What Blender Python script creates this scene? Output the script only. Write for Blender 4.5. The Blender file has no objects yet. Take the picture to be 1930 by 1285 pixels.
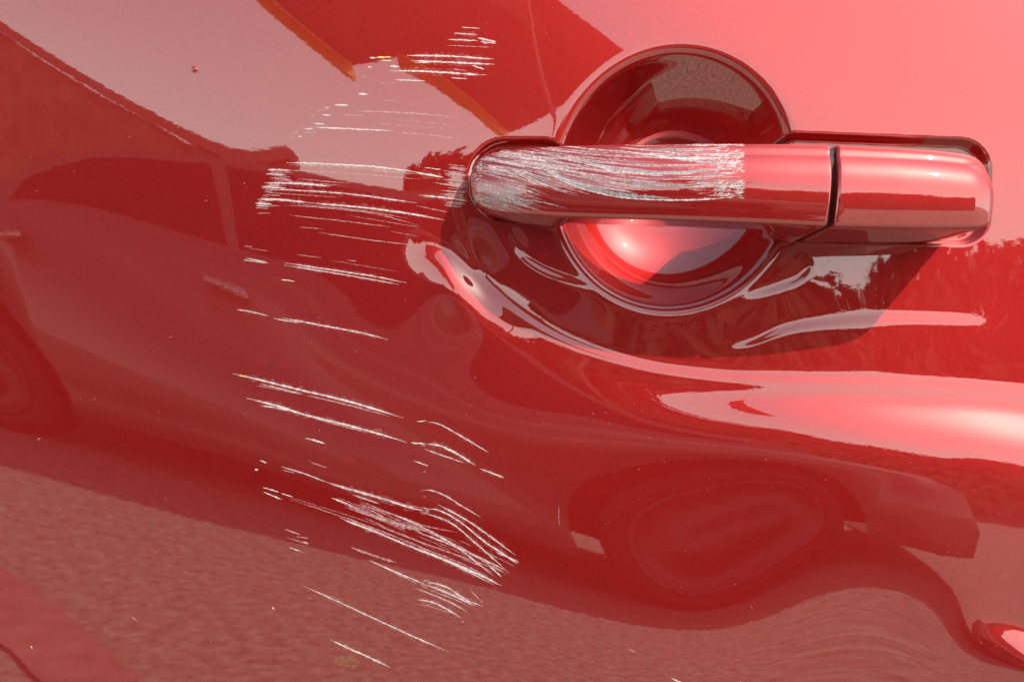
import bpy, bmesh, math, random
import numpy as np
from mathutils import Vector
from mathutils.bvhtree import BVHTree

# ------------------------------------------------------------------ camera, sky, sun
S = 0.00021            # metres on the door per photograph pixel
D = 0.32               # camera to door
ZC = 0.85              # camera height above the ground
CX, CY = 965.0, 642.5
sc = bpy.context.scene
COL = sc.collection
cam = bpy.data.cameras.new("camera")
cam.sensor_width = 36.0
cam.lens = 36.0 * (D / S) / 1930.0
cam.clip_start = 0.01
cam.clip_end = 2000
camo = bpy.data.objects.new("camera", cam)
camo.location = (0, -D, ZC)
camo.rotation_euler = (math.radians(90), 0, 0)
COL.objects.link(camo)
sc.camera = camo

SUN = Vector((0.57, -0.46, 0.68)).normalized()
elev = math.asin(SUN.z)
w = bpy.data.worlds.new("World")
sc.world = w
w.use_nodes = True
nt = w.node_tree
sky = nt.nodes.new("ShaderNodeTexSky")
sky.sky_type = 'NISHITA'
sky.sun_disc = False
sky.sun_elevation = elev
sky.sun_rotation = math.atan2(SUN.x, SUN.y)
sky.air_density = 1.0
sky.dust_density = 2.2
bg = nt.nodes["Background"]
bg.inputs[1].default_value = 0.15
# thin white haze with soft cloud over the blue, thickest towards the horizon
tcw = nt.nodes.new("ShaderNodeTexCoord")
sep = nt.nodes.new("ShaderNodeSeparateXYZ"); nt.links.new(tcw.outputs["Generated"], sep.inputs[0])
mr = nt.nodes.new("ShaderNodeMapRange"); nt.links.new(sep.outputs["Z"], mr.inputs["Value"])
mr.inputs["From Min"].default_value = 0.0; mr.inputs["From Max"].default_value = 0.7
mr.inputs["To Min"].default_value = 0.95; mr.inputs["To Max"].default_value = 0.45
cn = nt.nodes.new("ShaderNodeTexNoise"); nt.links.new(tcw.outputs["Generated"], cn.inputs["Vector"])
cn.inputs["Scale"].default_value = 2.0; cn.inputs["Detail"].default_value = 5
ml = nt.nodes.new("ShaderNodeMath"); ml.operation = 'MULTIPLY_ADD'
nt.links.new(cn.outputs["Fac"], ml.inputs[0]); ml.inputs[1].default_value = 0.3; nt.links.new(mr.outputs[0], ml.inputs[2])
m2 = nt.nodes.new("ShaderNodeMath"); m2.operation = 'SUBTRACT'; m2.use_clamp = True
nt.links.new(ml.outputs[0], m2.inputs[0]); m2.inputs[1].default_value = 0.15
mix = nt.nodes.new("ShaderNodeMix"); mix.data_type = 'RGBA'
nt.links.new(m2.outputs[0], mix.inputs["Factor"]); nt.links.new(sky.outputs[0], mix.inputs[6])
mr2 = nt.nodes.new("ShaderNodeMapRange"); nt.links.new(sep.outputs["Z"], mr2.inputs["Value"])
mr2.inputs["From Min"].default_value = 0.05; mr2.inputs["From Max"].default_value = 0.55
mr2.inputs["To Min"].default_value = 9.5; mr2.inputs["To Max"].default_value = 2.5
hz = nt.nodes.new("ShaderNodeVectorMath"); hz.operation = 'SCALE'
hz.inputs[0].default_value = (1.0, 0.97, 0.88); nt.links.new(mr2.outputs[0], hz.inputs["Scale"])
nt.links.new(hz.outputs[0], mix.inputs[7])
nt.links.new(mix.outputs[2], bg.inputs[0])
sl = bpy.data.lights.new("sun", 'SUN')
sl.energy = 3.3
sl.angle = math.radians(0.53)
sl.color = (1.0, 0.95, 0.86)
slo = bpy.data.objects.new("sun", sl)
slo.rotation_euler = SUN.to_track_quat('Z', 'Y').to_euler()
slo.location = SUN * 20
COL.objects.link(slo)
sc.view_settings.view_transform = 'Standard'
sc.view_settings.look = 'None'
sc.view_settings.gamma = 1.0
sc.view_settings.exposure = 0.42

# ------------------------------------------------------------------ helpers
def px2(px, py, y=0.0):
    """photograph pixel -> (x, z) on the plane at depth y (z measured from the camera height)"""
    k = S * (D + y) / D
    return (np.asarray(px, float) - CX) * k, (CY - np.asarray(py, float)) * k

def mat(name):
    m = bpy.data.materials.new(name)
    m.use_nodes = True
    return m, m.node_tree, m.node_tree.nodes["Principled BSDF"]

def ramp(nt_, fac, stops):
    r = nt_.nodes.new("ShaderNodeValToRGB")
    els = r.color_ramp.elements
    els[0].position, els[0].color = stops[0][0], (*stops[0][1], 1)
    els[1].position, els[1].color = stops[-1][0], (*stops[-1][1], 1)
    for p, c in stops[1:-1]:
        e = els.new(p); e.color = (*c, 1)
    nt_.links.new(fac, r.inputs[0])
    return r.outputs[0]

def noise(nt_, scale, detail=3, rough=0.5, mapping=None):
    tc = nt_.nodes.new("ShaderNodeTexCoord")
    n = nt_.nodes.new("ShaderNodeTexNoise")
    n.inputs["Scale"].default_value = scale
    n.inputs["Detail"].default_value = detail
    n.inputs["Roughness"].default_value = rough
    if mapping:
        mp = nt_.nodes.new("ShaderNodeMapping")
        mp.inputs["Scale"].default_value = mapping
        nt_.links.new(tc.outputs["Object"], mp.inputs[0])
        nt_.links.new(mp.outputs[0], n.inputs["Vector"])
    else:
        nt_.links.new(tc.outputs["Object"], n.inputs["Vector"])
    return n.outputs["Fac"]

def simple(name, col, rough=0.6, var=0.15, scale=8.0, metallic=0.0, coat=0.0):
    m, t, b = mat(name)
    c2 = tuple(c * (1 - var) for c in col); c3 = tuple(min(1, c * (1 + var)) for c in col)
    t.links.new(ramp(t, noise(t, scale, 5), [(0.3, c2), (0.7, c3)]), b.inputs["Base Color"])
    b.inputs["Roughness"].default_value = rough
    b.inputs["Metallic"].default_value = metallic
    b.inputs["Coat Weight"].default_value = coat
    return m

def link(name, verts, faces, material, parent=None, smooth=False):
    me = bpy.data.meshes.new(name)
    me.from_pydata([tuple(v) for v in verts], [], faces)
    me.validate()
    o = bpy.data.objects.new(name, me)
    COL.objects.link(o)
    if material: me.materials.append(material)
    if parent: o.parent = parent
    if smooth: me.shade_smooth()
    return o

def bm_link(name, bm, material, parent=None, smooth=False):
    bmesh.ops.recalc_face_normals(bm, faces=bm.faces)
    me = bpy.data.meshes.new(name)
    bm.to_mesh(me); bm.free()
    o = bpy.data.objects.new(name, me)
    COL.objects.link(o)
    if material: me.materials.append(material)
    if parent: o.parent = parent
    if smooth: me.shade_smooth()
    return o

def tag(o, label, cat, group=None, kind=None):
    o["label"] = label
    o["category"] = cat
    if group: o["group"] = group
    if kind: o["kind"] = kind
    return o

def empty(name, loc):
    o = bpy.data.objects.new(name, None)
    o.location = loc
    o.empty_display_size = 0.1
    COL.objects.link(o)
    return o

# ------------------------------------------------------------------ materials
def paint(name, base=(0.47, 0.016, 0.015), peel=1.0):
    m, t, b = mat(name)
    f = noise(t, 900, 2)
    t.links.new(ramp(t, f, [(0.3, tuple(c * 0.92 for c in base)), (0.7, tuple(c * 1.08 for c in base))]), b.inputs["Base Color"])
    b.inputs["Metallic"].default_value = 0.93
    b.inputs["Roughness"].default_value = 0.55
    b.inputs["Coat Weight"].default_value = 1.0
    b.inputs["Coat Roughness"].default_value = 0.015
    b.inputs["Coat IOR"].default_value = 2.4
    bp = t.nodes.new("ShaderNodeBump")
    bp.inputs["Strength"].default_value = 1.0
    bp.inputs["Distance"].default_value = 2.2e-6 * peel
    t.links.new(noise(t, 420, 2, 0.5, (0.8, 1, 1.5)), bp.inputs["Height"])
    t.links.new(bp.outputs[0], b.inputs["Coat Normal"])
    return m
PAINT = paint("red_metallic_paint")
PAINT_H = paint("red_metallic_paint_handle", peel=0.5)
BLACK = simple("black_rubber", (0.012, 0.011, 0.011), 0.6)

# ------------------------------------------------------------------ door surface
# h(x, z): how far the skin stands out towards the camera; a smooth crown fitted to what the panel mirrors,
# plus pressed creases, the cup behind the handle and the shallow seats of the handle ends.
CAR_Y = -3.5
def slope_for(px, py, target):
    x, z = px2(px, py)
    p = np.array([x, 0.0, z])
    v = np.array([0, -D, 0]) - p; v /= np.linalg.norm(v)
    r = np.array(target) - p if len(target) == 3 else None
    r /= np.linalg.norm(r)
    n = v + r; n /= np.linalg.norm(n)
    return x, z, n[0] / n[1], n[2] / n[1]     # h_x, h_z  (n ~ (-h_x, -1, -h_z))

def d2p(az, el):
    a, e = math.radians(az), math.radians(el)
    return np.array([math.sin(a) * math.cos(e), -math.cos(a) * math.cos(e), math.sin(e)]) * 60.0
def cp(x, H): return np.array([x, CAR_Y, H - ZC])
def gp(x, y): return np.array([x, y, -ZC])
CONS = [  # px, py, what is mirrored there, weight
    (-60, 690, cp(-2.57, .30), 1), (40, 435, cp(-2.32, .86), 2), (440, 565, cp(-1.32, .86), 2),
    (100, 365, cp(-2.15, 1.0), 1), (280, 410, cp(-1.7, .99), 1), (450, 475, cp(-1.3, .98), 2), (650, 550, cp(-.8, .97), 2), (850, 628, cp(-.3, .95), 1),
    (0, 770, cp(-2.4, .10), 1), (540, 900, cp(-1.1, .20), 1), (800, 980, cp(-.5, .2), 1),
    (0, 1240, gp(-1.35, -1.35), .6), (500, 1280, gp(-.6, -1.45), .6), (950, 1280, gp(-.05, -1.5), .6),
    (400, 700, cp(-1.42, .53), 1), (200, 800, cp(-1.88, .2), 1), (250, 600, cp(-1.78, .66), 1), (0, 900, d2p(-32.3, -14.5), 1), (300, 950, d2p(-23.2, -14), 1), (300, 1120, d2p(-23.4, -20), 1), (700, 1100, d2p(-10, -17), 1),
    (300, 322, cp(-1.7, 1.25), 1), (600, 328, cp(-.93, 1.45), 1), (800, 338, cp(-.45, 1.47), 1),
    (0, 20, d2p(-33, 13), 1), (400, 20, d2p(-21, 17), 1), (800, 20, d2p(-6, 22), 1),
    (1330, 1030, cp(.68, .30), 1), (1070, 1010, cp(.22, .3), 1), (1745, 1000, cp(1.25, .3), 1),
    (1400, 865, cp(.75, .68), 1), (1400, 1175, cp(.75, 0.0), 1), (1900, 1050, cp(1.6, .35), 1),
    (1700, 1150, gp(.6, -2.2), 1), (1400, 1260, gp(.35, -1.8), 1), (1880, 930, cp(1.6, .72), 1),
    (1400, 30, d2p(17, 25), 1), (1850, 150, d2p(32, 21), 1), (1150, 60, d2p(8, 22), 1), (1050, 200, d2p(4, 16), 1),
    (1600, 225, d2p(23, 19), 1), (1850, 300, d2p(32, 17), 1), (1400, 250, d2p(16, 18), .7),
    (1850, 540, d2p(32, 10), 1), (1900, 440, d2p(33, 10), 1), (1700, 500, d2p(26, 9), .7), (1500, 560, d2p(19, 8), 1), (1150, 590, d2p(7, 6), 1), (1600, 660, d2p(23, 8), 1), (1900, 680, d2p(33, 8), 1),
]
KX = np.linspace(-0.87, 0.63, 34); KZ = np.linspace(-0.62, 0.33, 22)
def bsp(t, K, d=0):
    n = len(K); hs = K[1] - K[0]
    u = (np.asarray(t)[:, None] - K[None, :]) / hs
    a = np.abs(u)
    if d == 0:
        return np.where(a < 1, 2/3 - a**2 + a**3/2, np.where(a < 2, (2 - a)**3/6, 0))
    s = np.sign(u)
    return s * np.where(a < 1, -2*a + 1.5*a**2, np.where(a < 2, -(2 - a)**2/2, 0)) / hs
def catmull(P, n=14):
    P = np.array(P, float); out = []
    E = np.vstack([2*P[0] - P[1], P, 2*P[-1] - P[-2]])
    for i in range(1, len(E) - 2):
        for t in np.linspace(0, 1, n, endpoint=False):
            a, b, c, d = E[i-1], E[i], E[i+1], E[i+2]
            out.append(.5*(2*b + (c - a)*t + (2*a - 5*b + 4*c - d)*t*t + (3*b - a - 3*c + d)*t**3))
    out.append(P[-1]); return np.array(out)

# creases: points (px, py, peak slope in degrees, width above px, width below px); raised on the right-hand side going along
CREASES = [
    # the shoulder below the handle, wrapping up round its front end
    [(795, 468, 0, 16, 18), (842, 486, 18, 18, 22), (882, 532, 42, 26, 30), (930, 582, 14, 22, 28), (985, 620, 2, 24, 30), (1080, 690, 2, 28, 50), (1250, 748, 6, 28, 55),
     (1500, 762, 14, 28, 62), (1700, 776, 20, 28, 60), (1930, 800, 26, 30, 58), (2400, 900, 28, 28, 58)],
    # the fine line just inside it
    [(856, 350, 0, 9, 9), (866, 410, 8, 9, 9), (888, 478, 11, 9, 9), (942, 556, 11, 9, 9), (1050, 632, 11, 10, 10), (1200, 684, 11, 11, 11), (1350, 706, 11, 11, 11),
     (1500, 712, 11, 12, 12), (1700, 718, 8, 12, 12), (1930, 735, 6, 12, 12), (2300, 770, 0, 12, 12)],
    # shallow ripples added in the dish to bend reflections into thin bright lines
    [(955, 425, 0, 8, 8), (975, 470, 12, 8, 8), (1020, 505, 14, 8, 8), (1090, 532, 8, 8, 8), (1130, 545, 0, 8, 8)],
    [(1360, 660, 0, 8, 8), (1420, 645, 10, 8, 8), (1500, 616, 13, 9, 9), (1650, 600, 12, 9, 9), (1780, 600, 11, 9, 9), (1850, 605, 0, 9, 9)],
    [(1400, 562, 0, 8, 8), (1450, 548, 11, 8, 8), (1505, 528, 12, 8, 8), (1529, 502, 9, 7, 7), (1515, 478, 0, 7, 7)],
    # the second pressing at the lower front
    [(1800, 1150, 0, 12, 20), (1862, 1166, 22, 14, 28), (1925, 1192, 48, 18, 34), (2010, 1235, 48, 18, 36), (2140, 1300, 46, 18, 36)],
]
PS = 0.0005
PX = np.arange(-900, 901)*PS; PZ = np.arange(-600, 601)*PS
def crease_field():
    """Press all the creases at once: their slopes are laid down next to each curve and the height that
    fits them best is solved for (Poisson equation, mirrored borders), so nothing jumps away from the curves."""
    GX = np.zeros((len(PX), len(PZ))); GZ = np.zeros_like(GX)
    for pts in CREASES:
        C = catmull(pts)
        cx, cz = px2(C[:, 0], C[:, 1])
        wmax = max(C[:, 3].max(), C[:, 4].max())*S*3.2
        i0, i1 = np.searchsorted(PX, [cx.min() - wmax, cx.max() + wmax]); j0, j1 = np.searchsorted(PZ, [cz.min() - wmax, cz.max() + wmax])
        x, z = np.meshgrid(PX[i0:i1], PZ[j0:j1], indexing='ij')
        best = np.full(x.shape, 1e9); sd = np.zeros_like(x); par = np.zeros_like(x)
        for i in range(len(cx) - 1):
            ax, az = cx[i], cz[i]; ux, uz = cx[i+1] - ax, cz[i+1] - az
            t = np.clip(((x - ax)*ux + (z - az)*uz)/(ux*ux + uz*uz), 0, 1)
            dx, dz = x - ax - t*ux, z - az - t*uz
            d2 = dx*dx + dz*dz
            bb = d2 < best
            best = np.where(bb, d2, best); sd = np.where(bb, np.sign(ux*dz - uz*dx)*np.sqrt(d2), sd); par = np.where(bb, i + t, par)
        k = np.arange(len(cx))
        sl = np.tan(np.radians(np.interp(par, k, np.clip(C[:, 2], 0, None))))
        wd = np.where(sd > 0, np.interp(par, k, C[:, 3]), np.interp(par, k, C[:, 4]))*S
        tx, tz = np.gradient(cx), np.gradient(cz); L = np.hypot(tx, tz); tx /= L; tz /= L
        nxn, nzn = np.interp(par, k, -tz), np.interp(par, k, tx)      # towards the upper side of the curve
        g = -sl*np.exp(-(sd/wd)**2)
        GX[i0:i1, j0:j1] += g*nxn; GZ[i0:i1, j0:j1] += g*nzn
    div = np.zeros_like(GX)
    div[1:-1] += (GX[2:] - GX[:-2])/2; div[:, 1:-1] += (GZ[:, 2:] - GZ[:, :-2])/2
    div[0] += (GX[0] + GX[1])/2; div[-1] -= (GX[-1] + GX[-2])/2; div[:, 0] += (GZ[:, 0] + GZ[:, 1])/2; div[:, -1] -= (GZ[:, -1] + GZ[:, -2])/2
    div *= PS
    E = np.concatenate([div, div[::-1]], 0); E = np.concatenate([E, E[:, ::-1]], 1)
    F = np.fft.rfft2(E)
    kx = 2*np.cos(2*np.pi*np.fft.fftfreq(E.shape[0])) - 2; kz = 2*np.cos(2*np.pi*np.fft.rfftfreq(E.shape[1])) - 2
    den = kx[:, None] + kz[None, :]; den[0, 0] = 1
    F /= den; F[0, 0] = 0
    h = np.fft.irfft2(F, E.shape)[:len(PX), :len(PZ)]
    return h - h[900, 600]
HC = crease_field()
def hc_slope(x, z):
    i = int(round(x/PS)) + 900; j = int(round(z/PS)) + 600
    i = min(max(i, 3), len(PX) - 4); j = min(max(j, 3), len(PZ) - 4)
    return (HC[i+2, j] - HC[i-2, j])/(4*PS), (HC[i, j+2] - HC[i, j-2])/(4*PS)
def hc_at(x, z):
    i = np.clip(np.round(np.asarray(x)/PS).astype(int) + 900, 0, len(PX) - 1); j = np.clip(np.round(np.asarray(z)/PS).astype(int) + 600, 0, len(PZ) - 1)
    return HC[np.ix_(i, j)]

NKX, NKZ = len(KX), len(KZ)
rows, rhs = [], []
WX = 0.35        # sideways tilt is held less tightly than the up-down tilt: the panel twists
for (px, py, tg, wt) in CONS:
    x, z, hx, hz = slope_for(px, py, tg)
    cxs, czs = hc_slope(float(x), float(z)); hx -= cxs; hz -= czs
    bx, bz = bsp([x], KX)[0], bsp([z], KZ)[0]
    dx, dz = bsp([x], KX, 1)[0], bsp([z], KZ, 1)[0]
    rows.append(WX * wt * np.outer(dx, bz).ravel()); rhs.append(WX * wt * hx)
    rows.append(wt * np.outer(bx, dz).ravel()); rhs.append(wt * hz)
hs_x, hs_z = KX[1] - KX[0], KZ[1] - KZ[0]
lam = 0.020; 
def pen(idx, val, target=0.0):
    r = np.zeros((NKX, NKZ))
    for (i, j), v_ in zip(idx, val): r[i, j] = v_
    rows.append(r.ravel()); rhs.append(target)
for i in range(NKX):
    for j in range(NKZ):
        if 1 <= i < NKX - 1:
            pen([(i-1, j), (i, j), (i+1, j)], [lam/hs_x**1.5, -2*lam/hs_x**1.5, lam/hs_x**1.5], -lam*hs_x**.5*0.10)
        if 1 <= j < NKZ - 1:
            pen([(i, j-1), (i, j), (i, j+1)], [lam/hs_z**1.5, -2*lam/hs_z**1.5, lam/hs_z**1.5], -lam*hs_z**.5*0.20)
        if i < NKX - 1 and j < NKZ - 1:
            q = 1.4 * lam / (hs_x * hs_z)**.75
            pen([(i, j), (i+1, j), (i, j+1), (i+1, j+1)], [q, -q, -q, q])
r = (np.outer(bsp([0.], KX)[0], bsp([0.], KZ)[0])).ravel(); rows.append(r); rhs.append(0.0)
A_ = np.array(rows); COEF = np.linalg.solve(A_.T @ A_ + 1e-9*np.eye(A_.shape[1]), A_.T @ np.array(rhs)).reshape(NKX, NKZ)

def sstep(t): t = np.clip(t, 0, 1); return t*t*t*(t*(6*t - 15) + 10)
def rbox(X, Z, c, half, rad, ang, y=0.0):
    cx, cz = px2(c[0], c[1])
    a = math.radians(ang)
    u = (X - cx)*math.cos(a) - (Z - cz)*math.sin(a); v = (X - cx)*math.sin(a) + (Z - cz)*math.cos(a)
    hx, hz, r_ = half[0]*S - rad*S, half[1]*S - rad*S, rad*S
    qx, qz = np.abs(u) - hx, np.abs(v) - hz
    return np.hypot(np.clip(qx, 0, None), np.clip(qz, 0, None)) + np.minimum(np.maximum(qx, qz), 0) - r_

CUP_C, CUP_R = (1275, 335), (227, 245)
CUP_DEPTH = 0.026
def cup_r(X, Z):
    cx, cz = px2(*CUP_C)
    v = (Z - cz)/(CUP_R[1]*S)
    u = (X - cx - 0.06*(Z - cz))/(CUP_R[0]*S)
    return np.hypot(u, v)
def seats(X, Z):
    a = rbox(X, Z, (985, 338), (99, 75), 66, -1.5)
    b = rbox(X, Z, (1664, 353), (206, 98), 52, 2.2)
    return np.minimum(a, b)

def door_h(x, z):
    """tensor grid heights for 1-d arrays x, z -> (len x, len z)"""
    H = bsp(x, KX) @ COEF @ bsp(z, KZ).T
    X, Z = np.meshgrid(x, z, indexing='ij')
    H = H + hc_at(x, z)
    # seats of the handle ends
    H = H - 0.0045*(1 - sstep((seats(X, Z) + 0.0020)/0.0034))
    # cup: rounded lip, steep wall, dished floor
    r_ = cup_r(X, Z)
    qs = np.clip(np.log1p(np.exp(np.clip((1 - r_)/0.02, -40, 60)))*0.02, 0, 1)
    H = H - CUP_DEPTH*(1 - (1 - qs)**3.0)*sstep((1.16 - r_)/0.16)
    return H

gx = np.concatenate([np.arange(-1600, -430, 20), np.arange(-430, -70, 2), np.arange(-70, 430), np.arange(430, 1101, 20)])*PS
gz = np.concatenate([np.arange(-1100, -290, 20), np.arange(-290, -120, 2), np.arange(-120, 290), np.arange(290, 521, 20)])*PS
GH = door_h(gx, gz)

door = empty("car_door", (0, 0, ZC))
tag(door, "glossy red car door with white scratches across the panel and pull handle", "car door")

X, Z = np.meshgrid(gx, gz, indexing='ij')
V = np.stack([X, -GH, Z], -1)
hx = np.gradient(GH, gx, axis=0); hz = np.gradient(GH, gz, axis=1)
NRM = np.stack([-hx, -np.ones_like(hx), -hz], -1); NRM /= np.linalg.norm(NRM, axis=-1, keepdims=True)
nx, nz = len(gx), len(gz)
ii, jj = np.meshgrid(np.arange(nx - 1), np.arange(nz - 1), indexing='ij')
quads = np.stack([ii*nz + jj, (ii + 1)*nz + jj, (ii + 1)*nz + jj + 1, ii*nz + jj + 1], -1).reshape(-1, 4)
fc = (cup_r((X[1:, 1:] + X[:-1, :-1])/2, (Z[1:, 1:] + Z[:-1, :-1])/2) < 1.02).ravel()
def grid_part(name, q, parent):
    used, inv = np.unique(q, return_inverse=True)
    vv = V.reshape(-1, 3)[used]; nn = NRM.reshape(-1, 3)[used]
    me = bpy.data.meshes.new(name)
    inv = inv.reshape(-1)
    me.vertices.add(len(vv)); me.vertices.foreach_set("co", vv.astype(np.float32).ravel())
    me.loops.add(len(inv)); me.loops.foreach_set("vertex_index", inv.astype(np.int32))
    nf = len(inv)//4
    me.polygons.add(nf); me.polygons.foreach_set("loop_start", np.arange(0, nf*4, 4, dtype=np.int32))
    me.update(calc_edges=True)
    me.shade_smooth()
    me.normals_split_custom_set_from_vertices([tuple(n) for n in nn])
    o = bpy.data.objects.new(name, me); COL.objects.link(o)
    me.materials.append(PAINT)
    o.parent = parent
    return o
panel = grid_part("door_panel", quads[~fc], door)
cup = grid_part("handle_cup", quads[fc], door)

# ------------------------------------------------------------------ handle
def section(zt, zb, yf, yb, bulge, rt, rb, und, n=56):
    """closed loop (y, z): front face bulged, top edge radius rt, lower front edge radius rb, underside tilts by und"""
    # polygon corners: back-top, front-top, front-bottom, back-bottom
    pts = []
    def arc(c, r, a0, a1, k):
        return [(c[0] + r*math.cos(a), c[1] + r*math.sin(a)) for a in np.linspace(a0, a1, k)]
    yF = yf                   # most forward (negative y)
    hgt = zt - zb
    rt = min(rt, hgt*0.48); rb = min(rb, hgt*0.3)
    # top: from back to front
    out = [(yb, zt - 0.0015)]
    for t in np.linspace(0.1, 1, 5): out.append((yb + (yF + bulge*0.9 + rt - yb)*t, zt - 0.0015 + 0.0015*t))
    cyt = yF + bulge*0.9 + rt
    out += arc((cyt, zt - rt), rt, math.pi/2, math.pi - 0.12, 9)[1:]
    y0, z0 = out[-1]
    y1, z1 = yF, zb + rb
    # front face: upright below, rolling back towards the top
    dy = y0 - y1
    for t in np.linspace(0, 1, 26)[1:-1]:
        z = z0 + (z1 - z0)*t
        s = 1 - t
        out.append((y1 + dy*s**4 - bulge*0.30*(1 - (2*t - 1)**2), z))
    out += arc((y1 + rb, zb + rb), rb, math.pi, 1.5*math.pi, 7)
    ys, zs = out[-1]
    for t in np.linspace(0, 1, 7)[1:]: out.append((ys + (yb - ys)*t, zs - und*t*(yb - ys)))
    return out

def loft(name, xs, secs, material, parent, shift=None, smooth=True):
    verts, faces = [], []
    n = len(secs[0])
    for x, s_ in zip(xs, secs):
        for (y, z) in s_:
            verts.append((x + (shift(x, z, y) if shift else 0), y, z))
    for i in range(len(xs) - 1):
        for j in range(n):
            a, b = i*n + j, i*n + (j + 1) % n
            faces.append((a, b, b + n, a + n))
    faces.append(tuple(range(n))[::-1]); faces.append(tuple(range((len(xs) - 1)*n, len(xs)*n)))
    bm = bmesh.new()
    bv = [bm.verts.new(v) for v in verts]
    for f in faces: bm.faces.new([bv[k] for k in f])
    bmesh.ops.remove_doubles(bm, verts=bm.verts, dist=1e-7)
    o = bm_link(name, bm, material, parent, smooth)
    return o

# stations in photograph pixels: px, front top py, front bottom py, stand-off of the front (mm)
ST = np.array([
    (886, 292, 384, 9.0), (900, 286, 391, 10.5), (930, 277, 398, 13.5), (980, 270, 403, 18.0), (1060, 265.5, 408, 23.0), (1150, 262.5, 411, 27.0),
    (1300, 260.5, 415, 31.0), (1450, 260.5, 421, 32.5), (1580, 263, 427, 33.0), (1700, 268, 430, 32.5), (1780, 273, 431, 31.5), (1830, 279, 431, 30.5), (1890, 288, 427, 29.5)])
def stat(px):
    zt = np.interp(px, ST[:, 0], ST[:, 1]); zb = np.interp(px, ST[:, 0], ST[:, 2]); f = np.interp(px, ST[:, 0], ST[:, 3])
    return zt, zb, f/1000
from functools import lru_cache
_sm = {}
def smooth_stat(px):
    k = 14.0
    w_ = np.array([1, 2, 3, 2, 1.])/9
    v = [stat(np.clip(px + o_*k, 886, 1890)) for o_ in (-2, -1, 0, 1, 2)]
    return tuple(sum(a*b for a, b in zip(w_, c)) for c in zip(*v))
def panel_y(x, z):
    i = np.clip(np.searchsorted(gx, x) - 1, 0, nx - 2); j = np.clip(np.searchsorted(gz, z) - 1, 0, nz - 2)
    return -GH[i, j]

def build_bar(name, p0, p1, end0, end1, parent):
    """end0 / end1: ('round', rx, front) tapers into a rounded end; ('cut',) ends with a small bevel at the parting gap"""
    n_mid = 60
    pxs = list(np.linspace(p0, p1, n_mid))
    extra = []
    if end0[0] == 'round': extra += list(p0 + end0[1]*(1 - np.cos(np.linspace(0, math.pi/2, 22))))
    else: extra += list(p0 + np.array([0, .4, 1.0, 2.0, 3.2, 5, 7, 9]))
    if end1[0] == 'round': extra += list(p1 - end1[1]*(1 - np.cos(np.linspace(0, math.pi/2, 22))))
    else: extra += list(p1 - np.array([0, .4, 1.0, 2.0, 3.2, 5, 7, 9]))
    pxs = sorted(set(round(float(p), 2) for p in pxs + extra))
    xs, secs = [], []
    for px in pxs:
        zt, zb, f = smooth_stat(px)
        k = 1.0; back = 0.0
        def e_f(u, p): return (1 - np.clip(1 - u, 0, 1)**p)**(1/p)
        if end0[0] == 'round':
            u = (px - p0)/end0[1]
            if u < 1: k = max(e_f(max(u, 0.002), 2.6), 0.03); 
            uf = (px - p0)/end0[2]
            if uf < 1: back = end0[3]*(1 - e_f(max(uf, 0), 2.0))
        if end1[0] == 'round':
            u = (p1 - px)/end1[1]
            if u < 1: k = max(e_f(max(u, 0.002), 2.8), 0.03)
            uf = (p1 - px)/end1[2]
            if uf < 1: back = end1[3]*(1 - e_f(max(uf, 0), 2.0))
        ins = 0.0
        if end0[0] == 'cut':
            u = (px - p0)/6.0
            if u < 1: ins = 0.0012*(1 - e_f(max(u, 0), 2))
        if end1[0] == 'cut':
            u = (p1 - px)/6.0
            if u < 1: ins = 0.0012*(1 - e_f(max(u, 0), 2))
        yfr = -(f - back - ins)
        kk = S*(D - f)/D
        x = (px - CX)*kk
        mid = (zt + zb)/2; hh = (zb - zt)/2*k
        z1 = (CY - (mid - hh))*kk - ins; z0 = (CY - (mid + hh))*kk + ins
        # back of the bar: seated at both ends, free over the cup
        g = sstep((px - 1052)/22.0)*(1 - sstep((px - 1452)/40.0))
        y_seat = 0.0015
        yb = (1 - g)*y_seat + g*(-(f - 0.0135))
        if yfr > yb - 0.004: yfr = yb - 0.004
        bulge = 0.0042*k
        rt = 0.0050 if px > 1000 else 0.0050
        secs.append(section(z1, z0, yfr, yb, bulge, rt*k + 0.0003, 0.0016*k + 0.0002, 0.05))
        xs.append(float(x))
    def shift(x, z, y):
        # the parting line leans and bows
        gxp = (1577 - CX)*S*(D - .033)/D
        wgt = math.exp(-((x - gxp)/0.012)**2)
        t = (z - 0.058)/0.016
        return wgt*(0.0019*t - 0.0006*(1 - t*t))
    return loft(name, xs, secs, PAINT_H, parent, shift)

grip = build_bar("door_handle", 886, 1572, ('round', 40, 26, 0.005), ('cut',), door)
capo = build_bar("handle_end_cap", 1583, 1890, ('cut',), ('round', 46, 62, 0.0075), door)
# dark core that shows in the parting gap
zt, zb, f = smooth_stat(1577)
kk = S*(D - f)/D
core_sec = section((CY - zt)*kk - .0012, (CY - zb)*kk + .0012, -(f - .0035), .001, .003, .003, .001, .05)
core = loft("handle_core", [(1555 - CX)*kk, (1600 - CX)*kk], [core_sec, core_sec], BLACK, door, None, False)

# ------------------------------------------------------------------ what the paint mirrors
def ground_mat():
    m, t, b = mat("pale_dusty_concrete")
    a = noise(t, 26.0, 8, 0.75)
    t.links.new(ramp(t, a, [(0.32, (.13, .105, .08)), (0.5, (.29, .255, .20)), (0.68, (.47, .43, .36))]), b.inputs["Base Color"])
    b.inputs["Roughness"].default_value = 0.9
    return m
gr = link("ground", [(-300, -300, 0), (300, -300, 0), (300, 300, 0), (-300, 300, 0)], [(0, 1, 2, 3)], ground_mat())
gr["kind"] = "structure"

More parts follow.
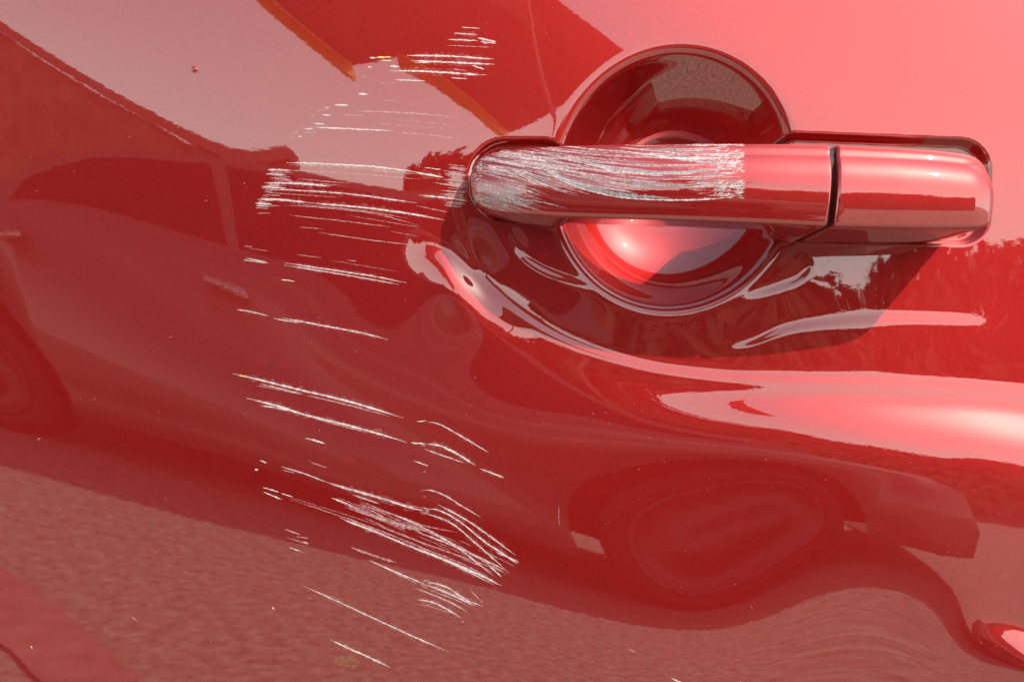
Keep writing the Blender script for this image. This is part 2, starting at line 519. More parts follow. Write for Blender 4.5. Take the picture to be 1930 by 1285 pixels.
SILVER = simple("silver_car_paint", (.17, .155, .14), .4, .05, 5, .3, .8)
GLASS = simple("dark_car_glass", (.010, .011, .012), .06, .2)
CHROME = simple("chrome", (.75, .73, .70), .2, .03, 8, .9)
RIM = simple("alloy_rim", (.10, .095, .09), .5, .05, 8, .9)

def prism(outline, y0, y1, inset=0.0):
    bm = bmesh.new()
    a = [bm.verts.new((x, y0, z)) for x, z in outline]; b = [bm.verts.new((x, y1, z)) for x, z in outline]
    n = len(outline)
    bm.faces.new(a); bm.faces.new(b[::-1])
    for i in range(n): bm.faces.new((a[i], b[i], b[(i + 1) % n], a[(i + 1) % n]))
    return bm

def parked_car():
    R = empty("parked_car", (-.9, CAR_Y - .85, 0))
    tag(R, "silver parked car mirrored in the red door paint", "car")
    O = .9
    xr, xf = -2.57 + O, .50 + O
    def arch(xc, r_=.37):
        return [(xc + r_*math.cos(a), .30 + .37*math.sin(a)) for a in np.linspace(-0.30, math.pi + .30, 16)]
    out = [(-3.25, .35), (-3.3, .6), (-3.22, .88), (-2.9, 1.0), (-2.3, 1.0), (-1.0, .975), (0.0, .945), (.7, .90), (1.4, .80), (1.6, .68), (1.63, .4), (1.55, .22)]
    out = [(x + O, z) for x, z in out]
    low = [(1.3 + O, .19)] + arch(xf, .42) + [(.1 + O, .19), (-2.1 + O, .19)] + arch(xr) + [(-3.1 + O, .24)]
    bm = prism([(x, z) for x, z in out + low], -.85, .85)
    bmesh.ops.bevel(bm, geom=[e for e in bm.edges if abs(e.verts[0].co.y - e.verts[1].co.y) < 1e-6], offset=.035, segments=3, affect='EDGES', clamp_overlap=True)
    bm_link("body", bm, SILVER, R, True)
    bm_link("underbody", prism([(-3.0 + O, .26), (-3.0 + O, .62), (1.4 + O, .62), (1.4 + O, .26)], -.58, .58), BLACK, R)
    def house(pts, w0, w1, zb, zt, name, material, par):
        bm = bmesh.new()
        def hw(z): return w0 + (w1 - w0)*(z - zb)/(zt - zb)
        a = [bm.verts.new((x, -hw(z), z)) for x, z in pts]; b = [bm.verts.new((x, hw(z), z)) for x, z in pts]
        n = len(pts); bm.faces.new(a); bm.faces.new(b[::-1])
        for i in range(n): bm.faces.new((a[i], b[i], b[(i+1) % n], a[(i+1) % n]))
        return bm_link(name, bm, material, par)
    sh = lambda P: [(x + O, z) for x, z in P]
    house(sh([(-2.75, .985), (-2.35, 1.12), (-1.8, 1.28), (-1.3, 1.40), (-.9, 1.45), (-.3, 1.46), (.1, 1.42), (.4, 1.25), (.75, .90)]), .80, .60, .98, 1.45, "cabin", SILVER, R)
    for pts in ([(-2.33, 1.01), (-2.25, 1.10), (-1.8, 1.24), (-1.32, 1.355), (-1.30, 1.0)], [(-1.24, 1.0), (-1.24, 1.365), (-.9, 1.405), (-.3, 1.41), (.05, 1.375), (.35, 1.2), (.5, .985)]):
        house(sh(pts), .806, .612, .98, 1.45, "side_window", GLASS, R)
    for hx_ in (-2.32 + O, -1.32 + O):
        bm = prism([(hx_ - .1, .845), (hx_ - .1, .875), (hx_ + .1, .87), (hx_ + .1, .84)], .84, .895)
        bmesh.ops.bevel(bm, geom=bm.edges[:], offset=.008, segments=2, affect='EDGES')
        bm_link("door_handle", bm, CHROME, R, True)
    for xc in (xr, xf):
        for sgn in (1, -1):
            def lathe(prof, name, material, par):
                bm = bmesh.new(); n = 40; rings = []
                for (rad, y) in prof:
                    rings.append([bm.verts.new((xc + rad*math.cos(2*math.pi*k/n), sgn*y, .30 + rad*math.sin(2*math.pi*k/n))) for k in range(n)])
                for p, q in zip(rings, rings[1:]):
                    for k in range(n): bm.faces.new((p[k], p[(k+1) % n], q[(k+1) % n], q[k]))
                return bm_link(name, bm, material, par, True)
            wh = lathe([(.20, .62), (.30, .63), (.302, .66), (.302, .80), (.29, .82), (.215, .825), (.20, .80)], "tyre", BLACK, R)
            lathe([(.20, .64), (.205, .815), (.19, .82), (.18, .78), (.06, .78), (.055, .80), (.001, .80)], "rim", RIM, wh)
    return R
parked_car()

# ------------------------------------------------------------------ tracing helper for mirrored things
def mirror_ray(px, py):
    x, z = px2(px, py)
    e = 4e-4
    xa = np.array([x - e, x, x + e]); za = np.array([z - e, z, z + e])
    Hh = bsp(xa, KX) @ COEF @ bsp(za, KZ).T
    cs = hc_slope(float(x), float(z))
    n = np.array([-(Hh[2, 1] - Hh[0, 1])/(2*e) - cs[0], -1, -(Hh[1, 2] - Hh[1, 0])/(2*e) - cs[1]]); n /= np.linalg.norm(n)
    p = np.array([x, -Hh[1, 1], z]); d = p - np.array([0, -D, 0]); d /= np.linalg.norm(d)
    return p, d - 2*d.dot(n)*n
def on_y(px, py, y):
    p, d = mirror_ray(px, py); t = (y - p[1])/d[1]; q = p + t*d; return float(q[0]), float(q[2] + ZC)
def on_z(px, py, z):
    p, d = mirror_ray(px, py); t = (z - ZC - p[2])/d[2]; q = p + t*d; return float(q[0]), float(q[1])


def slab(name, pts, z0, z1, material, parent=None):
    bm = bmesh.new()
    a = [bm.verts.new((x, y, z0)) for x, y in pts]; b = [bm.verts.new((x, y, z1)) for x, y in pts]
    n = len(pts); bm.faces.new(a); bm.faces.new(b[::-1])
    for i in range(n): bm.faces.new((a[i], b[i], b[(i+1) % n], a[(i+1) % n]))
    return bm_link(name, bm, material, parent)
ROOF = simple("dark_red_roof", (.40, .20, .17), .8)
ORANGE = simple("orange_trim", (.95, .60, .10), .6)
BROWN = simple("brown_timber", (.34, .19, .13), .8, .3, 4)
# raised umbrella: canopy shaped to mirror as the dark patch with an orange edge
zr = 4.5
edge = [on_z(*p, zr) for p in [(440, -60), (510, 0), (600, 75), (670, 130), (765, 107), (830, 142), (900, 195), (960, 250)]]
back = [on_z(*p, zr) for p in [(1180, 100), (1050, 92), (1000, 45), (910, 0), (860, -60)]]
poly = edge + back
UC = (0.85, -8.2)
um = empty("sunshade_canopy", (UC[0], UC[1], 0))
tag(um, "dark red umbrella with an orange border, its outline shaped for the dark patch mirrored left of the cup", "sunshade")
def local(P): return [(x - UC[0], y - UC[1]) for x, y in P]
lp = local(poly)
bm = bmesh.new()
n = len(lp)
low = [bm.verts.new((x, y, zr)) for x, y in lp]; top = [bm.verts.new((x, y, zr + .03)) for x, y in lp]
a0 = bm.verts.new((0, 0, zr + .32)); a1 = bm.verts.new((0, 0, zr + .36))
for i in range(n):
    j = (i + 1) % n
    bm.faces.new((low[i], low[j], a0)); bm.faces.new((top[j], top[i], a1)); bm.faces.new((low[i], top[i], top[j], low[j]))
bm_link("canopy", bm, ROOF, um)
def strip(name, P, w_, z0, z1, material, parent):
    """band of cloth standing along a run of points, its own thickness w_"""
    P = np.array(P); T = np.gradient(P, axis=0); T /= np.linalg.norm(T, axis=1)[:, None]
    N = np.stack([-T[:, 1], T[:, 0]], 1)*w_/2
    bm = bmesh.new(); R_ = []
    for p, q in zip(P - N, P + N): R_.append([bm.verts.new((p[0], p[1], z0)), bm.verts.new((q[0], q[1], z0)), bm.verts.new((q[0], q[1], z1)), bm.verts.new((p[0], p[1], z1))])
    for u, v in zip(R_, R_[1:]):
        for k in range(4): bm.faces.new((u[k], u[(k+1) % 4], v[(k+1) % 4], v[k]))
    bm.faces.new(R_[0]); bm.faces.new(R_[-1][::-1])
    return bm_link(name, bm, material, parent)
strip("border", [(x - .05, y - .03) for x, y in local(edge[:4])], .08, zr - .2, zr + .04, ORANGE, um)
strip("border", [(x - .05, y - .03) for x, y in local(edge[4:])], .08, zr - .2, zr + .04, ORANGE, um)
bm = bmesh.new()
bmesh.ops.create_cone(bm, cap_ends=True, segments=20, radius1=.03, radius2=.022, depth=zr + .34)
for v in bm.verts: v.co.z += (zr + .34)/2
bm_link("pole", bm, BROWN, um, True)
bm = bmesh.new()
bmesh.ops.create_cone(bm, cap_ends=True, segments=28, radius1=.30, radius2=.12, depth=.12)
for v in bm.verts: v.co.z += .061
bm_link("base", bm, BLACK, um, False)

# timber shed with a falling roof behind the parked car
sp = [on_y(*p, -7.0) for p in [(-160, -55), (-80, -8), (0, 40), (50, 73), (100, 105), (150, 136), (200, 165), (250, 193), (300, 220), (350, 246), (400, 269), (440, 284), (480, 290), (515, 286), (545, 280)]]
shed = empty("timber_shed", (-3.4, -8.0, 0))
tag(shed, "brown timber shed with a sloping roof behind the parked car", "shed")
ol = [(x + 3.4, z) for x, z in sp]
wall = [(ol[0][0], 0.0)] + [(x, z - .122) for x, z in ol] + [(ol[-1][0], 0.0)]
bm_link("wall", prism(wall, .70, .98), BROWN, shed)
bm_link("roof", prism(ol + [(x, z - .11) for x, z in ol[::-1]], .62, 1.06), ROOF, shed)

# hedge added to the right to give the dish its dark reflection
random.seed(5)
HEDGE = simple("hedge_leaf", (.050, .046, .028), .8, .5, 3)
def hedge():
    rng = np.random.default_rng(3)
    root = empty("added_hedge", (6.0, -12.5, 0)); tag(root, "tall dark hedge added as the dark thing mirrored in the dish below the handle", "hedge")
    N_ = 26000
    x = rng.uniform(-6.6, 7.2, N_); y = rng.uniform(-.9, .9, N_)
    topz = 3.3 + .28*np.sin(x*1.3) + .16*np.sin(x*3.1 + 1) + .35*(x < -5.4)*0
    z = topz*np.sqrt(rng.uniform(0.0, 1, N_)) + rng.normal(0, .05, N_)
    sz = rng.uniform(.06, .13, N_)
    d1 = rng.normal(size=(N_, 3)); d1 /= np.linalg.norm(d1, axis=1)[:, None]
    d2 = np.cross(d1, rng.normal(size=(N_, 3))); d2 /= np.linalg.norm(d2, axis=1)[:, None]
    c = np.stack([x, y, np.clip(z, .08, None)], 1)
    q = np.stack([c - d1*sz[:, None], c - d2*sz[:, None]*.6, c + d1*sz[:, None], c + d2*sz[:, None]*.6], 1).reshape(-1, 3)
    me = bpy.data.meshes.new("foliage")
    me.vertices.add(N_*4); me.vertices.foreach_set("co", q.astype(np.float32).ravel())
    me.loops.add(N_*4); me.loops.foreach_set("vertex_index", np.arange(N_*4, dtype=np.int32))
    me.polygons.add(N_); me.polygons.foreach_set("loop_start", np.arange(0, N_*4, 4, dtype=np.int32)); me.update(calc_edges=True)
    me.materials.append(HEDGE)
    o = bpy.data.objects.new("foliage", me); o.parent = root; o["kind"] = "stuff"; COL.objects.link(o)
    core_ = prism([(-6.5, 0.0)] + [(xx, 2.95 + .28*math.sin(xx*1.3)) for xx in np.linspace(-6.5, 7.1, 30)] + [(7.1, 0.0)], -.7, .7)
    bm_link("stems", core_, BROWN, root)
hedge()

# ------------------------------------------------------------------ scratches
def world_tris(objs):
    vs, fs = [], []
    for o in objs:
        off = len(vs)
        vs += [v.co.copy() for v in o.data.vertices]; fs += [[off + k for k in p.vertices] for p in o.data.polygons]
    return BVHTree.FromPolygons(vs, fs)
BV_P = world_tris([panel, cup]); BV_H = world_tris([grip, capo])
CAMP = Vector((0, -D, 0))
def hit(bv, px, py):
    d = Vector(((px - CX)*S, D, (CY - py)*S)).normalized()
    loc, nrm, idx, dist = bv.ray_cast(CAMP, d)
    if loc is None: return None
    if nrm.dot(d) > 0: nrm = -nrm
    return loc, nrm

def scratch_mat(name, col, alpha, rough=.45, nscale=900):
    m, t, b = mat(name)
    b.inputs["Base Color"].default_value = (*col, 1)
    b.inputs["Roughness"].default_value = rough
    mp = noise(t, nscale, 3, .6)
    r_ = t.nodes.new("ShaderNodeMapRange"); t.links.new(mp, r_.inputs["Value"])
    r_.inputs["From Min"].default_value = .3; r_.inputs["From Max"].default_value = .62
    r_.inputs["To Min"].default_value = alpha[0]; r_.inputs["To Max"].default_value = alpha[1]
    t.links.new(r_.outputs[0], b.inputs["Alpha"])
    return m
SC_W = scratch_mat("scratch_white", (.84, .74, .75), (.45, 1.0))
SC_P = scratch_mat("scratch_pale_pink", (.76, .50, .52), (.22, .72))
SC_F = scratch_mat("scratch_faint", (.80, .56, .56), (.10, .45))
SC_B = scratch_mat("scratch_blue_grey", (.42, .45, .48), (.40, .90))
SC_Y = scratch_mat("scratch_yellow", (.85, .66, .16), (.9, 1.0))
rs = np.random.default_rng(11)

def ribbon(bm, bv, pts, wpx, jit=.25, lift=.00006, step=4.0, taper=True):
    P = catmull(np.array(pts, float), 10) if len(pts) > 2 else np.array(pts, float)
    seg = np.hypot(*np.diff(P, axis=0).T); cum = np.concatenate([[0], np.cumsum(seg)])
    n = max(3, int(cum[-1]/step) + 1)
    t = np.linspace(0, cum[-1], n)
    Q = np.stack([np.interp(t, cum, P[:, 0]), np.interp(t, cum, P[:, 1])], 1)
    T = np.gradient(Q, axis=0); T /= (np.linalg.norm(T, axis=1)[:, None] + 1e-9)
    N = np.stack([-T[:, 1], T[:, 0]], 1)
    u = np.linspace(0, 1, n)
    prof = np.clip(np.minimum(u, 1 - u)*6, .18, 1) if taper else np.ones(n)
    wv = wpx*.36*prof*(1 + jit*rs.normal(size=n)).clip(.35, 1.8)
    Q = Q + N*(rs.normal(size=n)*.25)[:, None]
    prev = None
    for q, nn, ww in zip(Q, N, wv):
        a = hit(bv, *(q - nn*ww)); b = hit(bv, *(q + nn*ww))
        if a is None or b is None or (a[0] - b[0]).length > .004: prev = None; continue
        va = bm.verts.new(a[0] + a[1]*lift); vb = bm.verts.new(b[0] + b[1]*lift)
        if prev: bm.faces.new((prev[0], prev[1], vb, va))
        prev = (va, vb)

def scratch(bv, pts, wpx, m, parent, lift=.00006):
    bm = bmesh.new(); ribbon(bm, bv, pts, wpx, lift=lift)
    if not bm.faces: bm.free(); return
    bm_link("scratch", bm, m, parent, True)

W, Pk, F, B, Y = SC_W, SC_P, SC_F, SC_B, SC_Y
TR = [  # traced scratches on the panel: points, width, kind
 ([(870,52),(905,54)],2,W),([(855,63),(900,66)],3,W),([(845,75),(900,77)],2.5,W),([(900,72),(935,79)],4,W),([(905,79),(935,82)],3,W),([(842,86),(930,90)],1.5,Pk),
 ([(767,105),(840,106),(931,112)],4,W),([(696,109),(709,110)],4,W),([(709,109),(737,108)],4,Y),([(718,114),(738,115)],2.5,W),([(775,115),(850,118),(932,122)],4,W),([(780,119),(812,118)],2,W),
 ([(890,124),(913,131)],4,W),([(735,125),(753,126)],4,W),([(693,126),(701,127)],4,W),([(735,134),(800,135),(917,142)],4,W),([(850,131),(880,133)],2,Pk),([(850,147),(881,149)],2.5,W),
 ([(742,151),(802,153)],2,W),([(675,177),(694,178)],4,W),([(630,198),(657,199)],4,W),([(612,203),(624,203)],2,W),([(668,210),(760,213),(862,221)],3,Pk),([(606,217),(625,217)],2.5,W),
 ([(640,217),(688,218)],1.8,Pk),([(590,233),(612,234)],3,W),([(588,240),(680,244),(742,247)],3,W),([(740,250),(800,254),(863,262)],1.8,Pk),([(572,243),(592,244)],2,W),([(562,257),(569,258)],4,W),
 ([(575,250),(596,250)],2,Pk),([(720,222),(860,238)],1.5,F),([(700,232),(850,244)],1.5,F),([(720,190),(752,191)],1.5,F),([(690,157),(750,157)],1.5,F),
 ([(540,307),(585,308),(700,314),(795,326)],4,W),([(545,311),(640,314),(790,329)],6,F),([(520,320),(640,326),(720,332),(792,338)],2,Pk),([(505,320),(545,321)],4,W),([(500,328),(540,330)],3,W),([(512,336),(550,340)],3,Pk),
 ([(498,345),(560,346),(623,351)],4,W),([(560,337),(660,346)],1.8,Pk),([(493,352),(540,355)],3.5,W),([(500,357),(560,359),(660,366),(786,383)],2.6,W),([(510,340),(650,350)],2,F),([(500,363),(640,372)],2,F),
 ([(485,376),(520,376),(580,382)],4,W),([(578,382),(700,393),(790,406),(838,415)],3.6,W),([(560,385),(680,397),(770,412)],1.8,Pk),([(481,383),(512,385)],4,W),([(535,387),(600,391),(700,402),(790,425)],1.8,Pk),
 ([(483,388),(506,389)],2.5,W),([(485,402),(510,402)],1.8,Pk),([(545,406),(640,416),(737,428)],2,Pk),([(563,428),(611,432)],1.5,F),([(600,438),(680,450),(780,462)],2,Pk),([(735,436),(790,446)],1.5,F),([(650,405),(800,430)],1.5,F),
 ([(790,368),(850,374),(882,380)],3.5,W),([(785,326),(836,334)],4.5,W),([(800,316),(832,320)],2.5,W),([(785,388),(845,400)],1.8,Pk),([(815,344),(880,352)],2,Pk),
 ([(460,464),(476,465)],2,Pk),([(470,468),(505,473)],1.5,F),([(463,486),(502,494)],2.4,W),([(459,490),(506,496)],2,W),([(535,495),(600,505),(700,520),(766,533)],2.6,W),([(535,500),(620,513),(752,536)],2.2,W),
 ([(560,480),(606,486)],1.5,Pk),([(655,490),(672,492)],1.5,Pk),([(530,527),(556,530)],2.2,W),([(620,490),(750,512)],1.3,F),
 ([(445,583),(475,588),(506,595)],2.2,W),([(515,600),(563,608)],2,W),([(532,599),(600,612),(680,627),(731,640)],3,W),
 ([(438,704),(470,711),(560,733),(660,757),(760,787)],4,W),([(450,707),(466,710)],4,Y),([(490,723),(540,735),(570,743)],1.8,W),([(482,726),(530,735),(570,743)],1.8,Pk),([(570,743),(660,764),(737,785)],2.4,Pk),
 ([(465,750),(520,764),(570,780),(640,797),(700,813),(766,833)],4,W),([(490,764),(530,770),(576,781)],2.6,W),([(570,781),(640,801),(700,816)],3,Pk),([(576,825),(615,836)],3.5,W),([(585,871),(616,881)],2,Pk),
 ([(490,867),(503,872)],3,W),([(480,884),(487,885)],4,W),([(530,879),(570,891),(615,908)],2.2,W),([(530,885),(556,891)],1.8,Pk),([(615,908),(660,922),(720,939),(770,955),(800,962)],4,W),([(620,912),(680,926),(760,950),(800,957)],3,Pk),
 ([(785,794),(804,793)],2,W),([(806,795),(830,800),(870,822),(900,840),(921,852)],2.2,W),([(775,834),(802,836)],2.6,W),([(805,836),(830,840),(860,854),(896,876)],4,W),([(800,846),(840,860),(876,872)],1.8,W),
 ([(905,883),(930,892),(950,900)],2.6,W),([(780,868),(808,878)],2,W),([(792,925),(810,923),(840,934),(870,953),(906,974)],2,W),([(825,950),(880,980),(930,1015),(972,1046)],2.6,W),
 ([(800,958),(830,962),(870,985),(920,1025),(977,1060)],3,W),([(800,966),(850,985),(900,1026),(952,1072)],2.6,W),([(495,918),(526,927)],2.6,W),([(530,929),(552,936)],2.8,W),([(497,927),(532,941)],3,W),
 ([(545,940),(640,972),(760,1017),(830,1045)],1.8,Pk),([(540,935),(660,972),(760,1005)],1.6,F),([(625,938),(662,951)],3,W),([(640,945),(740,985),(805,1001)],9,F),([(650,955),(720,978),(800,998)],3,Pk),
 ([(640,975),(680,990),(740,1015),(800,1040),(860,1065),(930,1101)],3.2,W),([(650,980),(712,1004)],3,W),([(665,932),(716,949)],2.2,W),([(680,950),(760,975),(800,990),(862,1003)],2.2,Pk),([(720,960),(800,995),(860,1030),(932,1086)],2.6,W),
 ([(735,1015),(830,1050),(900,1080),(945,1103)],2.6,W),([(850,1060),(910,1085),(940,1101)],4,W),([(700,985),(790,1020),(880,1052),(960,1080)],2.4,Pk),([(780,1000),(860,1030),(958,1076)],2,W),([(840,1015),(900,1050),(955,1082)],5,F),
 ([(820,1040),(880,1066),(925,1092)],2,Pk),([(760,975),(830,1010),(900,1050)],1.6,Pk),([(930,1030),(975,1062)],2.4,W),([(935,1040),(978,1058)],2.2,W),([(920,1064),(945,1086)],3,W),
 ([(537,997),(566,1007)],1.8,W),([(558,1010),(582,1014)],1.8,Pk),([(540,1012),(580,1025)],1.5,Pk),([(570,1020),(582,1024)],2.5,W),([(545,1031),(566,1038)],2.4,W),([(567,1039),(577,1042)],2,Pk),
 ([(660,1030),(700,1045),(748,1060)],6,F),([(665,1032),(720,1052)],2,Pk),([(695,1055),(740,1075),(800,1100)],3,W),([(735,1075),(786,1099)],2,Pk),([(800,1095),(840,1105),(880,1130),(911,1142)],3,W),([(803,1101),(850,1120),(896,1141)],3,W),
 ([(802,1108),(860,1130),(884,1143)],2.2,Pk),([(815,1104),(860,1122),(890,1140)],6,F),([(780,1107),(810,1118),(850,1135),(881,1152)],1.8,W),([(785,1129),(815,1134),(840,1146),(868,1163)],3,W),([(785,1138),(810,1142),(850,1155)],1.8,Pk),([(885,1110),(911,1137)],1.8,Pk),([(870,1170),(876,1173)],2,W),
 ([(572,1104),(620,1125),(680,1153),(760,1190),(846,1228)],2.7,W),([(623,1205),(660,1222),(700,1240),(736,1257)],4,W),([(652,1218),(672,1228)],4,Y),([(1264,1276),(1290,1289)],3,W),
 ([(1183,1220),(1200,1229)],1.8,Pk),([(915,1000),(922,1012)],2,Pk),([(1053,950),(1054,990)],1.5,F),
 ([(70,828),(77,826)],3,Pk),([(247,1160),(259,1170)],2,Pk),([(58,1216),(61,1222)],3,W),([(513,1143),(517,1148)],3,W),
]
SC_H = scratch_mat("scratch_haze", (.72, .40, .41), (.0, .16), .6, 420)
bm_haze = bmesh.new()
for (pts, wd, m) in TR:
    scratch(BV_P, pts, wd, m, panel)
    if m is SC_W and math.hypot(pts[-1][0] - pts[0][0], pts[-1][1] - pts[0][1]) > 45:     # dulled lacquer either side
        ribbon(bm_haze, BV_P, pts, wd*3.6, jit=.5, lift=.00003)
o = bm_link("dulled_lacquer", bm_haze, SC_H, panel, True); o["kind"] = "stuff"

# tiny curls where the scratches cross a snag in the lacquer, and the short dense strokes that lead onto the handle
bm = bmesh.new()
for (cx_, cy_, r0, k) in [(800, 962, 8, 9), (803, 1098, 9, 9), (808, 1137, 6, 4), (799, 888, 5, 2), (799, 836, 5, 3), (800, 937, 4, 1), (916, 78, 6, 4)]:
    for _ in range(k):
        a0_ = rs.uniform(0, 6.28); rr = r0*rs.uniform(.4, 1.1)
        ribbon(bm, BV_P, [(cx_ + rr*math.cos(a0_ + t)*1.1, cy_ + rr*.8*math.sin(a0_ + t)) for t in np.linspace(0, rs.uniform(1.5, 3.5), 5)], 1.3, step=2.0)
for _ in range(85):
    yy = rs.triangular(302, 345, 400); x1 = 882 - max(0, (yy - 375)*.6) - max(0, 318 - yy)*.5 - rs.uniform(0, 12)
    ln = rs.uniform(8, 46)
    ribbon(bm, BV_P, [(x1 - ln, yy), (x1, yy + ln*.12)], rs.uniform(1.2, 3.0))
for _ in range(26):
    yy = rs.uniform(316, 392); x0 = 508 - (yy - 318)*.33 + rs.uniform(-4, 14)
    ribbon(bm, BV_P, [(x0, yy), (x0 + rs.uniform(6, 46), yy + rs.uniform(0, 3))], rs.uniform(1, 2.4))
for _ in range(26):
    t = rs.uniform(); x0 = 690 - 150*t + rs.uniform(-8, 8); yy = 140 + 125*t + rs.uniform(-6, 6)
    ribbon(bm, BV_P, [(x0, yy), (x0 + rs.uniform(3, 9), yy + 1)], rs.uniform(1.5, 2.6))
for _ in range(40):
    t = rs.uniform(0, 1); x0 = 640 + 250*t + rs.uniform(-15, 15); yy = 945 + 108*t + rs.uniform(-20, 22)
    ln = rs.uniform(20, 90)
    ribbon(bm, BV_P, [(x0, yy), (x0 + ln*.5, yy + ln*.2), (x0 + ln, yy + ln*.45)], rs.uniform(.8, 1.5))
o = bm_link("fine_scratches", bm, SC_P, panel, True); o["kind"] = "stuff"
# chipped rim round the front end of the handle seat
for pts, wd in [([(905, 290), (892, 306), (885, 328), (884, 350)], 4.5), ([(884, 352), (888, 374), (898, 392)], 3.5), ([(958, 266), (930, 273), (906, 288)], 3), ([(893, 300), (884, 330), (886, 366)], 3)]:
    scratch(BV_P, pts, wd, SC_W, panel)

# ---- the scuffed front of the handle
HT = [([(1012,308),(1030,322),(1060,341),(1110,359),(1170,372),(1250,377),(1330,376),(1385,370)],3.6,W),([(1020,312),(1040,325),(1070,341),(1120,357),(1180,368),(1260,373)],9,B),
 ([(1030,318),(1060,336),(1110,353)],3,W),([(1070,294),(1110,307),(1170,320),(1240,325),(1310,324),(1392,316)],6,B),([(1072,298),(1115,312),(1180,324),(1240,328),(1300,325)],2.4,W),
 ([(1160,283),(1230,293),(1300,300),(1400,296)],3,W),([(1250,296),(1320,305),(1395,306)],5,B),([(955,312),(1005,338),(1050,356),(1090,366)],2.4,W),([(962,320),(1000,340),(1035,352)],2.4,W),([(945,318),(985,338),(1020,350)],2,W),
 ([(970,316),(1010,335),(1040,347)],3,B),([(1185,270),(1238,273)],6,W),([(1165,278),(1225,284),(1290,290)],2,W),([(1380,268),(1403,270)],7,W),([(1010,300),(1080,325),(1160,340),(1260,348),(1370,346)],2,Pk),
 ([(900,360),(960,372),(1020,381),(1066,392)],4,B),([(898,368),(950,380),(1000,386)],4,B),([(1170,345),(1260,352),(1330,352),(1395,345)],3,B)]
for (pts, wd, m) in HT: scratch(BV_H, pts, wd, m, grip)
bmw, bmp, bmb = bmesh.new(), bmesh.new(), bmesh.new()
def flow(px, py):      # direction of the strokes
    k = np.clip((px - 1050)/250, 0, 1)
    return (.17 + .10*(py - 300)/60)*(1 - k) + k*(-.03)
def stroke(x0, y0, ln, wd, target):
    pts = [(x0, y0)]
    for _ in range(3):
        x, y = pts[-1]; pts.append((x + ln/3, y + flow(x, y)*ln/3 + rs.normal()*.6))
    pts = [(min(x, 1403 + rs.uniform(-4, 2)), y) for x, y in pts]
    if pts[-1][0] - pts[0][0] < 4: return
    ribbon(target, BV_H, pts, wd, jit=.45)
for i in range(640):
    z = rs.uniform()
    if z < .30: x0, y0, ln = rs.uniform(893, 1040), rs.triangular(278, 300, 338), rs.uniform(20, 90)
    elif z < .52: x0, y0, ln = rs.uniform(892, 960), rs.triangular(335, 365, 390), rs.uniform(15, 80)
    elif z < .80: x0, y0, ln = rs.uniform(980, 1330), rs.uniform(272, 350), rs.uniform(30, 150)
    else: x0, y0, ln = rs.uniform(1290, 1395), rs.choice([rs.uniform(268, 276), rs.uniform(282, 335), rs.uniform(340, 376), rs.uniform(285, 372)]), rs.uniform(10, 60)
    low_ = 350 + max(0, (x0 - 1150)*.12) if x0 > 1060 else 392
    if y0 > low_ + 12: continue
    if 1000 < x0 < 1100 and 352 < y0: continue
    stroke(x0, y0, ln, rs.uniform(.7, 1.9), [bmw, bmp, bmp, bmb][rs.integers(4)])
for _ in range(150):      # ragged tufts where the contact stopped, and crumbs at the nose
    x0 = rs.uniform(1345, 1398); y0 = rs.choice([rs.uniform(284, 332), rs.uniform(345, 376)])
    a_ = rs.normal(-.5, .5)
    ribbon(bmw, BV_H, [(x0, y0), (min(x0 + rs.uniform(4, 14), 1405), y0 + 8*a_)], rs.uniform(1, 2.4), jit=.5)
for _ in range(80):
    y0 = rs.uniform(300, 384); x0 = 889 + (abs(y0 - 342)/45)**3*6 + rs.uniform(0, 14)
    ribbon(bmw, BV_H, [(x0, y0), (x0 + rs.uniform(2, 8), y0 + rs.normal()*2)], rs.uniform(1.2, 3), jit=.5)
for b_, m in ((bmw, SC_W), (bmp, SC_P), (bmb, SC_B)):
    o = bm_link("scuff_marks", b_, m, grip, True); o["kind"] = "stuff"

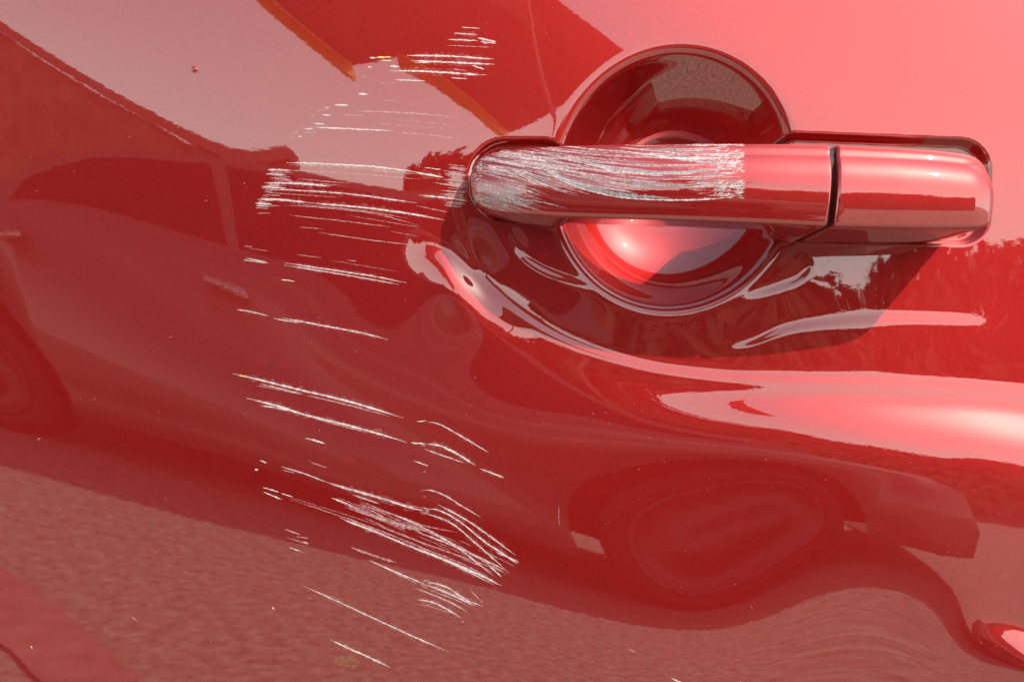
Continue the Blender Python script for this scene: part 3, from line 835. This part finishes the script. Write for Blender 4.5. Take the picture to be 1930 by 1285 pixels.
# dust and lint
bm = bmesh.new()
for _ in range(330):
    x0, y0 = rs.uniform(0, 1930), rs.uniform(0, 1285)
    if 870 < x0 < 1900 and 80 < y0 < 590: continue
    a_ = rs.uniform(0, 3.14); ln = rs.choice([1.5, 2, 3, 6], p=[.4, .35, .2, .05])
    ribbon(bm, BV_P, [(x0, y0), (x0 + ln*math.cos(a_), y0 + ln*math.sin(a_))], rs.uniform(.8, 1.8), step=2.0)
o = bm_link("dust_specks", bm, SC_P, panel, True); o["kind"] = "stuff"
# one raised blister in the lacquer
p_, n_ = hit(BV_P, 367, 131)
bm = bmesh.new(); bmesh.ops.create_uvsphere(bm, u_segments=24, v_segments=12, radius=.0013)
for v in bm.verts: v.co = Vector((v.co.x, v.co.y*.45, v.co.z)) + p_
bm_link("paint_blister", bm, PAINT, panel, True)

# faint dried-water ring low on the door
m_, t_, b_ = mat("water_stain")
b_.inputs["Base Color"].default_value = (.40, .30, .10, 1); b_.inputs["Roughness"].default_value = .6
r_ = t_.nodes.new("ShaderNodeMapRange"); t_.links.new(noise(t_, 700, 4), r_.inputs["Value"])
r_.inputs["From Min"].default_value = .35; r_.inputs["From Max"].default_value = .75; r_.inputs["To Max"].default_value = .55
t_.links.new(r_.outputs[0], b_.inputs["Alpha"])
bm = bmesh.new()
ribbon(bm, BV_P, [(664 + 9*math.cos(a), 1247 + 8*math.sin(a)) for a in np.linspace(0, 6.3, 12)], 9, jit=.3, step=2, taper=False)
ribbon(bm, BV_P, [(640 + 7*math.cos(a), 1243 + 6*math.sin(a)) for a in np.linspace(0, 6.3, 12)], 12, jit=.3, step=2, taper=False)
bm_link("water_stain", bm, m_, panel, True)

# made-up red ground patch, added for the pinkish band mirrored low on the left
pts = [on_z(*p, 0.0) for p in [(-140, 1010), (0, 1092), (80, 1148), (160, 1212), (250, 1300)]] + [on_z(*p, 0.0) for p in [(90, 1330), (40, 1290), (0, 1245), (-140, 1160)]]
st = slab("added_red_strip", pts, .004, .010, simple("mirrored_band_red", (.42, .19, .165), .7, .2, 14))
st["kind"] = "structure"
